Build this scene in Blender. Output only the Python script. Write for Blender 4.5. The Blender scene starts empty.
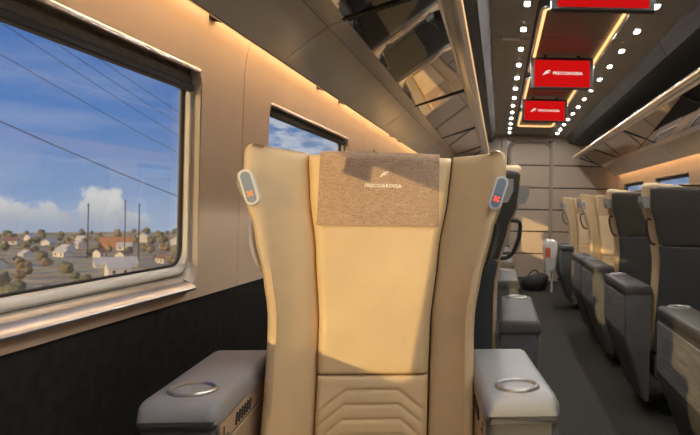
import bpy, bmesh, math, random
from mathutils import Vector, Matrix, noise

C = bpy.context.scene.collection
SC = bpy.context.scene
R = math.radians
random.seed(7)

# ------------------------------------------------------------------ camera
EYE = 1.12
cam_data = bpy.data.cameras.new('camera')
cam = bpy.data.objects.new('camera', cam_data)
C.objects.link(cam)
cam_data.sensor_width = 36.0
cam_data.lens = 650 / 700 * 36.0
cam_data.shift_x = -149 / 700
cam_data.shift_y = -9.5 / 700
cam_data.clip_start = 0.02
cam_data.clip_end = 5000
cam.matrix_world = Matrix.Translation((0, 0, EYE)) @ (Matrix.Rotation(R(90), 4, 'X') @ Matrix.Rotation(R(1.15), 4, 'Z'))
cam_data.dof.use_dof = True
cam_data.dof.focus_distance = 1.65
cam_data.dof.aperture_fstop = 9.0
SC.camera = cam

# ------------------------------------------------------------------ colour management
SC.view_settings.view_transform = 'Standard'
SC.view_settings.look = 'None'
SC.view_settings.gamma = 1.0
SC.view_settings.use_curve_mapping = False
SC.view_settings.exposure = 0.21
SC.cycles.max_bounces = 10
SC.cycles.diffuse_bounces = 6
SC.cycles.glossy_bounces = 5
SC.cycles.transparent_max_bounces = 16
SC.cycles.sample_clamp_indirect = 6.0
SC.cycles.caustics_reflective = False
SC.cycles.caustics_refractive = False


def lin(r, g, b):
    f = lambda c: (c / 255 / 12.92) if c / 255 <= 0.04045 else ((c / 255 + 0.055) / 1.055) ** 2.4
    return (f(r), f(g), f(b), 1.0)


# ------------------------------------------------------------------ node helpers
def nn(nt, kind, **kw):
    n = nt.nodes.new(kind)
    for k, v in kw.items():
        if k in n.inputs:
            n.inputs[k].default_value = v
        else:
            setattr(n, k, v)
    return n


def math_node(nt, op, a, b=None, clamp=False):
    n = nt.nodes.new('ShaderNodeMath')
    n.operation = op
    n.use_clamp = clamp
    for i, v in enumerate((a, b)):
        if v is None:
            continue
        if isinstance(v, (int, float)):
            n.inputs[i].default_value = v
        else:
            nt.links.new(v, n.inputs[i])
    return n.outputs[0]


def ramp(nt, fac, stops):
    n = nt.nodes.new('ShaderNodeValToRGB')
    e = n.color_ramp.elements
    while len(e) < len(stops):
        e.new(0.5)
    for k, (p, c) in enumerate(stops):
        e[k].position = p
        e[k].color = c
    nt.links.new(fac, n.inputs[0])
    return n.outputs[0]


def mixc(nt, fac, a, b, blend='MIX'):
    n = nt.nodes.new('ShaderNodeMix')
    n.data_type = 'RGBA'
    n.blend_type = blend
    for sock, v in ((n.inputs[0], fac), (n.inputs[6], a), (n.inputs[7], b)):
        if isinstance(v, (int, float)):
            sock.default_value = v
        elif isinstance(v, tuple):
            sock.default_value = v
        else:
            nt.links.new(v, sock)
    return n.outputs[2]


# ------------------------------------------------------------------ world: evening sky with haze and clouds
world = bpy.data.worlds.new('sky')
SC.world = world
world.use_nodes = True
wt = world.node_tree
wt.nodes.clear()
w_out = wt.nodes.new('ShaderNodeOutputWorld')
w_bg = wt.nodes.new('ShaderNodeBackground')
w_tc = wt.nodes.new('ShaderNodeTexCoord')
w_sep = wt.nodes.new('ShaderNodeSeparateXYZ')
wt.links.new(w_tc.outputs['Generated'], w_sep.inputs[0])
dx_, dy_, dz_ = w_sep.outputs
elev = math_node(wt, 'MULTIPLY_ADD', dz_, 1.0)
elev.node.inputs[2].default_value = 0.1
base_sky = ramp(wt, elev, [(0.0, lin(184, 194, 210)), (0.05, lin(176, 190, 214)), (0.115, lin(128, 160, 206)),
                           (0.20, lin(82, 132, 200)), (0.40, lin(56, 108, 186)), (0.9, lin(44, 90, 168))])
# thin cirrus streaks
w_map = nn(wt, 'ShaderNodeMapping')
w_map.inputs['Scale'].default_value = (2.2, 2.2, 14.0)
wt.links.new(w_tc.outputs['Generated'], w_map.inputs[0])
cir = nn(wt, 'ShaderNodeTexNoise', Scale=1.6, Detail=5.0, Roughness=0.55)
wt.links.new(w_map.outputs[0], cir.inputs['Vector'])
cir_m = ramp(wt, cir.outputs[0], [(0.46, (0, 0, 0, 1)), (0.80, (0.4, 0.4, 0.4, 1))])
sky1 = mixc(wt, cir_m, base_sky, lin(196, 204, 220))
# small mottled clouds in a patch of sky further along the line
alt = nn(wt, 'ShaderNodeTexNoise', Scale=30.0, Detail=4.0, Roughness=0.6)
w_map2 = nn(wt, 'ShaderNodeMapping')
w_map2.inputs['Scale'].default_value = (1.0, 1.0, 2.6)
wt.links.new(w_tc.outputs['Generated'], w_map2.inputs[0])
wt.links.new(w_map2.outputs[0], alt.inputs['Vector'])
az = math_node(wt, 'ARCTAN2', dx_, dy_)
azp = nn(wt, 'ShaderNodeMapRange')
azp.inputs[1].default_value = -0.46
azp.inputs[2].default_value = -0.34
wt.links.new(az, azp.inputs[0])
alt_m = ramp(wt, alt.outputs[0], [(0.40, (0, 0, 0, 1)), (0.58, (1, 1, 1, 1))])
alt_f = math_node(wt, 'MULTIPLY', math_node(wt, 'MULTIPLY', alt_m, azp.outputs[0]), 0.8)
sky2 = mixc(wt, alt_f, sky1, lin(222, 228, 238))
# cumulus bank low over the horizon: lumpy mass of overlapping heaps
cn = nn(wt, 'ShaderNodeTexNoise', Scale=26.0, Detail=6.0, Roughness=0.6)
wt.links.new(w_tc.outputs['Generated'], cn.inputs['Vector'])
cnf = math_node(wt, 'MULTIPLY', math_node(wt, 'SUBTRACT', cn.outputs[0], 0.5), 2.6)
best = None
for (a0, e0, ra, re_) in ((-0.600, -0.030, 0.050, 0.034), (-0.552, -0.026, 0.046, 0.042), (-0.525, -0.035, 0.035, 0.030),
                          (-0.655, -0.034, 0.06, 0.034), (-1.0, -0.03, 0.10, 0.030), (-1.25, -0.02, 0.12, 0.05), (-2.0, -0.02, 0.2, 0.05),
                          (1.2, 0.0, 0.25, 0.05), (2.2, 0.0, 0.3, 0.06)):
    da = math_node(wt, 'DIVIDE', math_node(wt, 'SUBTRACT', az, a0), ra)
    de = math_node(wt, 'DIVIDE', math_node(wt, 'SUBTRACT', dz_, e0), re_)
    d2 = math_node(wt, 'ADD', math_node(wt, 'MULTIPLY', da, da), math_node(wt, 'MULTIPLY', de, de))
    v = math_node(wt, 'SUBTRACT', 1.0, math_node(wt, 'SQRT', d2))
    best = v if best is None else math_node(wt, 'MAXIMUM', best, v)
cm = math_node(wt, 'ADD', best, cnf)
cum_m = ramp(wt, cm, [(0.02, (0, 0, 0, 1)), (0.32, (1, 1, 1, 1))])
up = nn(wt, 'ShaderNodeMapRange')
up.inputs[1].default_value = -0.045
up.inputs[2].default_value = 0.008
wt.links.new(math_node(wt, 'ADD', dz_, math_node(wt, 'MULTIPLY', cnf, 0.012)), up.inputs[0])
cum_c = mixc(wt, up.outputs[0], lin(150, 160, 182), lin(222, 222, 222))
fade = nn(wt, 'ShaderNodeMapRange')
fade.inputs[1].default_value = -0.06
fade.inputs[2].default_value = -0.02
wt.links.new(dz_, fade.inputs[0])
sky3 = mixc(wt, math_node(wt, 'MULTIPLY', cum_m, fade.outputs[0]), sky2, cum_c)
wt.links.new(sky3, w_bg.inputs['Color'])
w_bg.inputs['Strength'].default_value = 0.86
wt.links.new(w_bg.outputs[0], w_out.inputs['Surface'])

# ------------------------------------------------------------------ low sun through the left-hand windows
SUN_DIR = Vector((0.575, 1.0, -0.213)).normalized()
sun_data = bpy.data.lights.new('sun', 'SUN')
sun_data.energy = 3.3
sun_data.angle = R(0.5)
sun_data.color = (1.0, 0.69, 0.30)
sun = bpy.data.objects.new('sun', sun_data)
sun.rotation_euler = SUN_DIR.to_track_quat('-Z', 'Y').to_euler()
sun.location = (-6, -8, 6)
C.objects.link(sun)


# ------------------------------------------------------------------ materials
def pbr(name, col, rough=0.6, metal=0.0, spec=0.5, noise_scale=None, noise_amt=0.12, bump=0.0, bump_scale=None,
        stretch=(1, 1, 1), emit=None, estr=0.0, coat=0.0, sheen=0.0):
    m = bpy.data.materials.new(name)
    m.use_nodes = True
    nt = m.node_tree
    b = nt.nodes['Principled BSDF']
    c = lin(*col) if max(col) > 1.001 else (*col, 1.0)
    b.inputs['Base Color'].default_value = c
    b.inputs['Roughness'].default_value = rough
    b.inputs['Metallic'].default_value = metal
    b.inputs['Specular IOR Level'].default_value = spec
    b.inputs['Coat Weight'].default_value = coat
    b.inputs['Sheen Weight'].default_value = sheen
    if emit:
        b.inputs['Emission Color'].default_value = (*emit, 1.0)
        b.inputs['Emission Strength'].default_value = estr
    if noise_scale or bump:
        tc = nt.nodes.new('ShaderNodeTexCoord')
        mp = nt.nodes.new('ShaderNodeMapping')
        mp.inputs['Scale'].default_value = stretch
        nt.links.new(tc.outputs['Object'], mp.inputs[0])
    if noise_scale:
        n = nn(nt, 'ShaderNodeTexNoise', Scale=noise_scale, Detail=4.0)
        nt.links.new(mp.outputs[0], n.inputs['Vector'])
        lo = tuple(x * (1 - noise_amt) for x in c[:3]) + (1,)
        hi = tuple(min(1, x * (1 + noise_amt)) for x in c[:3]) + (1,)
        nt.links.new(ramp(nt, n.outputs[0], [(0.3, lo), (0.7, hi)]), b.inputs['Base Color'])
    if bump:
        n2 = nn(nt, 'ShaderNodeTexNoise', Scale=bump_scale or 200.0, Detail=3.0)
        nt.links.new(mp.outputs[0], n2.inputs['Vector'])
        bp = nn(nt, 'ShaderNodeBump', Strength=bump, Distance=0.002)
        nt.links.new(n2.outputs[0], bp.inputs['Height'])
        nt.links.new(bp.outputs[0], b.inputs['Normal'])
    return m


def emission(name, col, strength):
    m = bpy.data.materials.new(name)
    m.use_nodes = True
    nt = m.node_tree
    nt.nodes.clear()
    e = nn(nt, 'ShaderNodeEmission')
    e.inputs['Color'].default_value = (*col, 1)
    e.inputs['Strength'].default_value = strength
    o = nt.nodes.new('ShaderNodeOutputMaterial')
    nt.links.new(e.outputs[0], o.inputs['Surface'])
    return m


def glass_mat(name, haze=0.03):
    m = bpy.data.materials.new(name)
    m.use_nodes = True
    nt = m.node_tree
    nt.nodes.clear()
    o = nt.nodes.new('ShaderNodeOutputMaterial')
    tr = nn(nt, 'ShaderNodeBsdfTransparent')
    tr.inputs['Color'].default_value = (0.90, 0.93, 0.93, 1)
    df = nn(nt, 'ShaderNodeBsdfTranslucent')
    df.inputs['Color'].default_value = (0.8, 0.78, 0.74, 1)
    gl = nn(nt, 'ShaderNodeBsdfGlossy', Roughness=0.03)
    # both faces of the pane reflect like the outside of glass
    fac = nn(nt, 'ShaderNodeLayerWeight', Blend=0.5)
    refl = math_node(nt, 'ADD', math_node(nt, 'MULTIPLY', math_node(nt, 'POWER', fac.outputs['Facing'], 5.0), 0.9), 0.085)
    n = nn(nt, 'ShaderNodeTexNoise', Scale=2.2, Detail=3.0)
    tc = nt.nodes.new('ShaderNodeTexCoord')
    nt.links.new(tc.outputs['Object'], n.inputs['Vector'])
    hz = math_node(nt, 'MULTIPLY', n.outputs[0], haze * 2)
    m1 = nt.nodes.new('ShaderNodeMixShader')
    nt.links.new(hz, m1.inputs[0])
    nt.links.new(tr.outputs[0], m1.inputs[1])
    nt.links.new(df.outputs[0], m1.inputs[2])
    m2 = nt.nodes.new('ShaderNodeMixShader')
    nt.links.new(refl, m2.inputs[0])
    nt.links.new(m1.outputs[0], m2.inputs[1])
    nt.links.new(gl.outputs[0], m2.inputs[2])
    nt.links.new(m2.outputs[0], o.inputs['Surface'])
    return m


def cloth_mat(name, c1, c2, scale=700):
    m = bpy.data.materials.new(name)
    m.use_nodes = True
    nt = m.node_tree
    b = nt.nodes['Principled BSDF']
    b.inputs['Roughness'].default_value = 0.9
    b.inputs['Specular IOR Level'].default_value = 0.15
    tc = nt.nodes.new('ShaderNodeTexCoord')
    outs = []
    for st in ((1.2, 1.2, 0.12), (0.10, 0.10, 1.4)):
        mp = nt.nodes.new('ShaderNodeMapping')
        mp.inputs['Scale'].default_value = st
        nt.links.new(tc.outputs['Object'], mp.inputs[0])
        n = nn(nt, 'ShaderNodeTexNoise', Scale=scale, Detail=2.0)
        nt.links.new(mp.outputs[0], n.inputs['Vector'])
        outs.append(n.outputs[0])
    s = math_node(nt, 'MULTIPLY', math_node(nt, 'ADD', outs[0], outs[1]), 0.5)
    nt.links.new(ramp(nt, s, [(0.38, lin(*c1)), (0.62, lin(*c2))]), b.inputs['Base Color'])
    bp = nn(nt, 'ShaderNodeBump', Strength=0.6, Distance=0.002)
    nt.links.new(s, bp.inputs['Height'])
    nt.links.new(bp.outputs[0], b.inputs['Normal'])
    return m


M = {}
M['leather'] = pbr('tan_leather', (0.63, 0.47, 0.27), 0.5, spec=0.35, noise_scale=9, noise_amt=0.06, bump=0.12, bump_scale=420)
M['piping'] = pbr('seam_thread', (0.13, 0.085, 0.05), 0.7)
M['shell'] = pbr('charcoal_shell', (0.072, 0.066, 0.058), 0.5, spec=0.4, bump=0.1, bump_scale=500)
M['shell_low'] = pbr('slate_shell', (0.07, 0.074, 0.08), 0.5, spec=0.4)
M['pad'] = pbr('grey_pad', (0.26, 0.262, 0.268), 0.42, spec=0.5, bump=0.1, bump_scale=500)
M['pad_shaded'] = pbr('shaded_grey_pad', (0.066, 0.062, 0.058), 0.55, spec=0.25, bump=0.1, bump_scale=500)  # same grey pad; weaker light on the other seats is put into the colour
M['console'] = pbr('console_grey', (0.105, 0.107, 0.11), 0.5, spec=0.4, noise_scale=14, noise_amt=0.1)
M['grain'] = pbr('streaked_laminate', (0.23, 0.222, 0.215), 0.5, noise_scale=10, noise_amt=0.3, stretch=(1, 0.5, 9))
M['tan_plate'] = pbr('tan_plate', (0.42, 0.32, 0.21), 0.45)
M['black'] = pbr('black_plastic', (0.012, 0.012, 0.012), 0.5)
M['rubber'] = pbr('black_gasket', (0.01, 0.01, 0.01), 0.7)
M['chrome'] = pbr('chrome_ring', (0.62, 0.60, 0.57), 0.22, metal=1.0)
M['ring'] = pbr('cup_ring_metal', (0.42, 0.41, 0.39), 0.35, metal=0.9)
M['handle'] = pbr('brushed_handle', (0.50, 0.47, 0.43), 0.35, metal=0.85)
M['shaded_handle'] = pbr('shaded_handle', (0.035, 0.033, 0.03), 0.3, spec=0.6)  # same handle as the brushed one, its shade put into the colour
M['wall'] = pbr('beige_wall', (0.73, 0.56, 0.40), 0.5, spec=0.35, noise_scale=5, noise_amt=0.03)
M['dark_wall'] = pbr('dark_wall_carpet', (0.020, 0.019, 0.017), 0.85, spec=0.2, noise_scale=30, noise_amt=0.25)
M['reveal'] = pbr('window_reveal', (0.45, 0.40, 0.34), 0.16, spec=0.8)
M['sill'] = pbr('window_sill', (0.72, 0.72, 0.74), 0.3, metal=0.85)
M['frame'] = pbr('window_frame', (0.62, 0.60, 0.55), 0.35, spec=0.5)
M['chrome_rail'] = pbr('chrome_rail', (0.66, 0.62, 0.56), 0.25, metal=0.9)
M['blind'] = pbr('blind_cloth', (0.10, 0.082, 0.062), 0.8, noise_scale=60, noise_amt=0.2)
M['glass'] = glass_mat('window_glass', 0.06)
M['bin_metal'] = pbr('bin_metal', (0.90, 0.88, 0.83), 0.2, metal=0.5, noise_scale=3, noise_amt=0.05)
M['bin_glass'] = pbr('bin_mirror_glass', (0.56, 0.54, 0.52), 0.025, metal=1.0)
M['rail'] = pbr('bin_rail', (0.86, 0.84, 0.80), 0.16, metal=0.8)
M['bin_dark'] = pbr('bin_interior', (0.03, 0.028, 0.025), 0.5)
M['ceil'] = pbr('ceiling_panel', (0.31, 0.30, 0.26), 0.4, spec=0.5, noise_scale=3, noise_amt=0.08)
M['ceil_c'] = pbr('ceiling_centre', (0.11, 0.10, 0.085), 0.45, spec=0.5)
M['fascia'] = pbr('ceiling_fascia', (0.020, 0.018, 0.015), 0.5, spec=0.15)
M['carpet'] = pbr('carpet', (0.052, 0.048, 0.041), 0.95, spec=0.1, noise_scale=130, noise_amt=0.45, bump=0.5, bump_scale=220)
M['endwall'] = pbr('endwall_panel', (0.50, 0.395, 0.30), 0.38, spec=0.5)
M['endtrim'] = pbr('endwall_trim', (0.36, 0.29, 0.22), 0.3, spec=0.5)
M['groove'] = pbr('groove_strip', (0.05, 0.043, 0.037), 0.25, metal=0.6)
M['led'] = emission('warm_led', (1.0, 0.965, 0.91), 410.0)
M['halo'] = emission('amber_halo', (1.0, 0.52, 0.20), 1.5)
M['cove'] = emission('cove_strip', (1.0, 0.62, 0.32), 24.0)
M['raillight'] = emission('rail_light', (1.0, 0.62, 0.30), 1.0)
M['screen'] = emission('red_screen', (0.55, 0.006, 0.006), 0.9)
M['screen_white'] = emission('screen_white', (1.0, 0.86, 0.74), 0.9)
M['housing'] = pbr('screen_housing', (0.03, 0.028, 0.025), 0.35)
M['cover'] = cloth_mat('woven_headrest_cloth', (146, 120, 97), (196, 168, 143))
M['white'] = pbr('white_print', (0.85, 0.83, 0.78), 0.6)
M['capsule'] = pbr('capsule_bezel', (0.72, 0.71, 0.69), 0.35)
M['capsule_face'] = pbr('capsule_face', (0.26, 0.33, 0.43), 0.25)
M['red_led'] = emission('red_led', (1.0, 0.05, 0.03), 2.2)
M['orange_led'] = emission('orange_led', (1.0, 0.30, 0.05), 1.1)
M['clip'] = pbr('grey_clip', (0.28, 0.27, 0.25), 0.45)
M['paper'] = pbr('white_paper', (0.74, 0.70, 0.63), 0.7)
M['orange'] = pbr('orange_print', (0.75, 0.16, 0.04), 0.6)
M['bag'] = pbr('black_bag', (0.02, 0.018, 0.017), 0.6, bump=0.3, bump_scale=40)
M['steel'] = pbr('steel', (0.6, 0.57, 0.52), 0.25, metal=1.0)
# outdoors
M['land'] = pbr('valley_land', (0.62, 0.48, 0.28), 0.95, spec=0.05, noise_scale=0.05, noise_amt=0.35)
M['tree'] = pbr('tree_leaf', (0.20, 0.19, 0.12), 0.9, spec=0.1, noise_scale=0.5, noise_amt=0.4)
M['tree2'] = pbr('tree_brown', (0.30, 0.22, 0.13), 0.9, spec=0.1, noise_scale=0.5, noise_amt=0.4)
M['hwhite'] = pbr('house_white', (0.72, 0.68, 0.62), 0.8)
M['horange'] = pbr('house_orange', (0.55, 0.24, 0.10), 0.8)
M['roof'] = pbr('roof_brown', (0.30, 0.17, 0.11), 0.85)
M['roofg'] = pbr('roof_pale', (0.62, 0.60, 0.56), 0.7)
M['pole'] = pbr('pole_wood', (0.05, 0.045, 0.04), 0.8)


# ------------------------------------------------------------------ mesh helpers
class MB:
    def __init__(self):
        self.bm = bmesh.new()

    def face(self, pts):
        vs = [self.bm.verts.new(p) for p in pts]
        return self.bm.faces.new(vs)

    def box(self, x0, x1, y0, y1, z0, z1, bevel=0.0, seg=2, mat=None):
        r = bmesh.ops.create_cube(self.bm, size=1.0)
        vs = r['verts']
        for v in vs:
            v.co = Vector(((x0 + x1) / 2 + v.co.x * (x1 - x0), (y0 + y1) / 2 + v.co.y * (y1 - y0),
                           (z0 + z1) / 2 + v.co.z * (z1 - z0)))
        if bevel > 0:
            es = list({e for v in vs for e in v.link_edges})
            g = bmesh.ops.bevel(self.bm, geom=es, offset=bevel, segments=seg, affect='EDGES', profile=0.5)
            vs = list({v for f in g['faces'] for v in f.verts} | {v for v in vs if v.is_valid})
        if mat is not None:
            for v in vs:
                v.co = mat @ v.co
        return self

    def loft(self, rows, close=True, cap=True):
        rv = [[self.bm.verts.new(p) for p in row] for row in rows]
        n = len(rv[0])
        for a, b in zip(rv, rv[1:]):
            for i in range(n if close else n - 1):
                j = (i + 1) % n
                try:
                    self.bm.faces.new((a[i], a[j], b[j], b[i]))
                except ValueError:
                    pass
        if cap and close:
            self.bm.faces.new(rv[0][::-1])
            self.bm.faces.new(rv[-1])
        return self

    def tube(self, path, r, seg=8, closed=False, cap=True):
        pts = [Vector(p) for p in path]
        n = len(pts)
        rows = []
        prev = None
        for i, p in enumerate(pts):
            a = pts[(i - 1) % n] if (closed or i > 0) else pts[i]
            b = pts[(i + 1) % n] if (closed or i < n - 1) else pts[i]
            t = (b - a).normalized()
            if prev is None:
                u = t.orthogonal().normalized()
            else:
                u = (prev - t * prev.dot(t)).normalized()
            prev = u
            w = t.cross(u)
            rows.append([p + (u * math.cos(2 * math.pi * k / seg) + w * math.sin(2 * math.pi * k / seg)) * r for k in range(seg)])
        if closed:
            rows.append(rows[0])
        self.loft(rows, True, cap and not closed)
        if closed:
            bmesh.ops.remove_doubles(self.bm, verts=self.bm.verts, dist=1e-6)
        return self

    def prism(self, outline, axis_fn, d0, d1):
        """outline: 2D points; axis_fn(u, v, d) -> 3D point"""
        a = [self.bm.verts.new(axis_fn(u, v, d0)) for u, v in outline]
        b = [self.bm.verts.new(axis_fn(u, v, d1)) for u, v in outline]
        n = len(a)
        for i in range(n):
            j = (i + 1) % n
            self.bm.faces.new((a[i], a[j], b[j], b[i]))
        self.bm.faces.new(a[::-1])
        self.bm.faces.new(b)
        return self

    def build(self, name, mat, parent=None, smooth=False, loc=None, angle=40):
        bmesh.ops.recalc_face_normals(self.bm, faces=self.bm.faces)
        me = bpy.data.meshes.new(name)
        if smooth:
            for f in self.bm.faces:
                f.smooth = True
            lim = R(angle)
            for e in self.bm.edges:
                if len(e.link_faces) == 2 and e.calc_face_angle(0) > lim:
                    e.smooth = False
        self.bm.to_mesh(me)
        self.bm.free()
        me.materials.append(mat)
        o = bpy.data.objects.new(name, me)
        C.objects.link(o)
        if parent:
            o.parent = parent
        if loc:
            o.location = loc
        return o


def tag(o, label, cat, group=None):
    o['label'] = label
    o['category'] = cat
    if group:
        o['group'] = group
    return o


def empty(name, loc=(0, 0, 0), rz=0.0):
    o = bpy.data.objects.new(name, None)
    o.location = loc
    o.rotation_euler = (0, 0, rz)
    o.empty_display_size = 0.1
    C.objects.link(o)
    return o


def structure(o):
    o['kind'] = 'structure'
    return o


KIDS = {}


def copy_tree(o, parent=None):
    c = o.copy()
    C.objects.link(c)
    if parent:
        c.parent = parent
    for ch in KIDS_OF(o):
        copy_tree(ch, c)
    return c


def KIDS_OF(o):
    return [x for x in bpy.data.objects if x.parent == o]


def rrect(u0, u1, v0, v1, r, seg=6):
    pts = []
    for cx, cy, a0 in ((u1 - r, v1 - r, 0), (u0 + r, v1 - r, 90), (u0 + r, v0 + r, 180), (u1 - r, v0 + r, 270)):
        for k in range(seg + 1):
            a = R(a0 + 90 * k / seg)
            pts.append((cx + r * math.cos(a), cy + r * math.sin(a)))
    return pts


def text_mesh(name, body, size, mat, parent, matrix, extrude=0.0006):
    cu = bpy.data.curves.new(name, 'FONT')
    cu.body = body
    cu.size = size
    cu.align_x = 'LEFT'
    cu.align_y = 'CENTER'
    cu.extrude = extrude
    cu.resolution_u = 2
    cu.offset = size * 0.02
    cu.space_character = 1.08
    t = bpy.data.objects.new(name + '_curve', cu)
    C.objects.link(t)
    dg = bpy.context.evaluated_depsgraph_get()
    me = bpy.data.meshes.new_from_object(t.evaluated_get(dg))
    bpy.data.objects.remove(t)
    bpy.data.curves.remove(cu)
    me.name = name
    xs = [v.co.x for v in me.vertices]
    cxm = (min(xs) + max(xs)) / 2
    for v in me.vertices:
        v.co.x -= cxm
    me.transform(matrix)
    me.materials.clear()
    me.materials.append(mat)
    o = bpy.data.objects.new(name, me)
    C.objects.link(o)
    o.parent = parent
    return o, (max(xs) - min(xs))


EMBLEM_A = [(-1.0, -0.62), (-0.55, -0.10), (-0.25, 0.25), (0.05, 0.48), (0.35, 0.58), (1.0, 0.62), (0.86, 0.38), (0.42, 0.34),
            (0.18, 0.22), (-0.05, 0.02), (-0.35, -0.30), (-0.62, -0.62)]
EMBLEM_B = [(-0.08, -0.06), (0.10, 0.12), (0.72, 0.12), (0.56, -0.10), (0.18, -0.12), (-0.02, -0.34), (-0.20, -0.30)]


def emblem(name, size, mat, parent, matrix):
    mb = MB()
    for out in (EMBLEM_A, EMBLEM_B):
        mb.prism([(u * size, v * size) for u, v in out], lambda u, v, d: matrix @ Vector((u, v, d)), 0.0, 0.0012)
    return mb.build(name, mat, parent)


# ------------------------------------------------------------------ coach shell
YB, YE = -2.6, 10.1          # rear closing wall, end wall
XL, XR = -0.885, 1.835
MIR = XL + XR                # mirror plane helper: x -> MIR - x
Z_DARK = 0.834
WZ0, WZ1 = 0.902, 1.512
WZB = 0.862      # window opening in the wall
COVE = 1.684
LWIN = [(-1.59, -0.22), (0.32, 1.925), (2.49, 3.80), (4.52, 5.91), (6.55, 7.94)]
RWIN = [(-1.79, -0.40), (0.24, 1.63), (2.27, 3.66), (4.30, 5.69), (6.30, 7.69), (8.30, 9.60)]


def wall_x(z):
    x = XL - 0.012 + 0.012 * (z - Z_DARK) / 0.67
    if z > 1.54:
        x += 0.9 * (z - 1.54) ** 2
    return x


def side_wall(name, wins, fx, lab):
    """beige upper wall with rounded window openings, panel by panel (the joints fall between the windows)"""
    root = structure(empty(name))
    seams = [YB]
    for (a, b), (c, d) in zip(wins, wins[1:]):
        seams.append(b + (c - b) * 0.55)
    seams.append(YE)
    g = 0.0022
    for i, (w0, w1) in enumerate(wins):
        p0, p1 = seams[i] + g, seams[i + 1] - g
        mb = MB()
        inner = rrect(w0, w1, WZB, WZ1, 0.055, 6)
        cy, cz = (w0 + w1) / 2, (WZ0 + WZ1) / 2
        zt = 1.54
        outer = []
        n = len(inner)
        per = n // 4
        corners = [(p1, zt), (p0, zt), (p0, Z_DARK), (p1, Z_DARK)]
        for k in range(n):
            q = k // per
            outer.append(corners[q])
        # quads between the opening and the panel outline
        iv = [mb.bm.verts.new((fx(wall_x(z)), y, z)) for y, z in inner]
        cv = [mb.bm.verts.new((fx(wall_x(z)), y, z)) for y, z in corners]
        for k in range(n):
            j = (k + 1) % n
            qa, qb = k // per, j // per
            if qa == qb:
                mb.bm.faces.new((iv[k], iv[j], cv[qa]))
            else:
                mb.bm.faces.new((iv[k], iv[j], cv[qb], cv[qa]))
        rows = []
        zs = [zt + (1.74 - zt) * t / 8 for t in range(9)]
        for z in zs:
            rows.append([(fx(wall_x(z)), p0, z), (fx(wall_x(z)), p1, z)])
        mb.loft(rows, close=False)
        # turned-in edges at the joints
        for yy in (p0, p1):
            rr = []
            for z in [Z_DARK] + zs:
                rr.append([(fx(wall_x(z)), yy, z), (fx(wall_x(z) - 0.02), yy, z)])
            mb.loft(rr, close=False)
        rr = [[(fx(wall_x(Z_DARK)), p0, Z_DARK), (fx(wall_x(Z_DARK)), p1, Z_DARK)],
              [(fx(wall_x(Z_DARK) - 0.02), p0, Z_DARK), (fx(wall_x(Z_DARK) - 0.02), p1, Z_DARK)]]
        mb.loft(rr, close=False)
        mb.build('panel', M['wall'], root, smooth=True, angle=25)
    # dark lower lining and dark backing behind the joints
    mb = MB()
    a, b = sorted((fx(XL - 0.018), fx(XL - 0.06)))
    mb.box(a, b, YB, YE, 0.0, Z_DARK)
    mb.build('lower_lining', M['dark_wall'], root)
    mb = MB()
    for i in range(1, len(seams) - 1):
        a, b = sorted((fx(XL - 0.03), fx(XL - 0.05)))
        mb.box(a, b, seams[i] - 0.03, seams[i] + 0.03, Z_DARK, 1.72)
    mb.build('joint_backing', M['black'], root)
    # outer skin above and below the glass so no daylight leaks round the lining
    mb = MB()
    a, b = sorted((fx(XL - 0.054), fx(XL - 0.062)))
    mb.box(a, b, YB, YE, 0.0, WZ0 + 0.032)
    mb.box(a, b, YB, YE, WZ1 - 0.012, 2.3)
    ed = [YB] + [v for w in wins for v in (w[0] + 0.012, w[1] - 0.012)] + [YE]
    for k in range(0, len(ed), 2):
        mb.box(a, b, ed[k], ed[k + 1], WZ0, WZ1)
    mb.build('outer_skin', M['black'], root)
    return root


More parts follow.
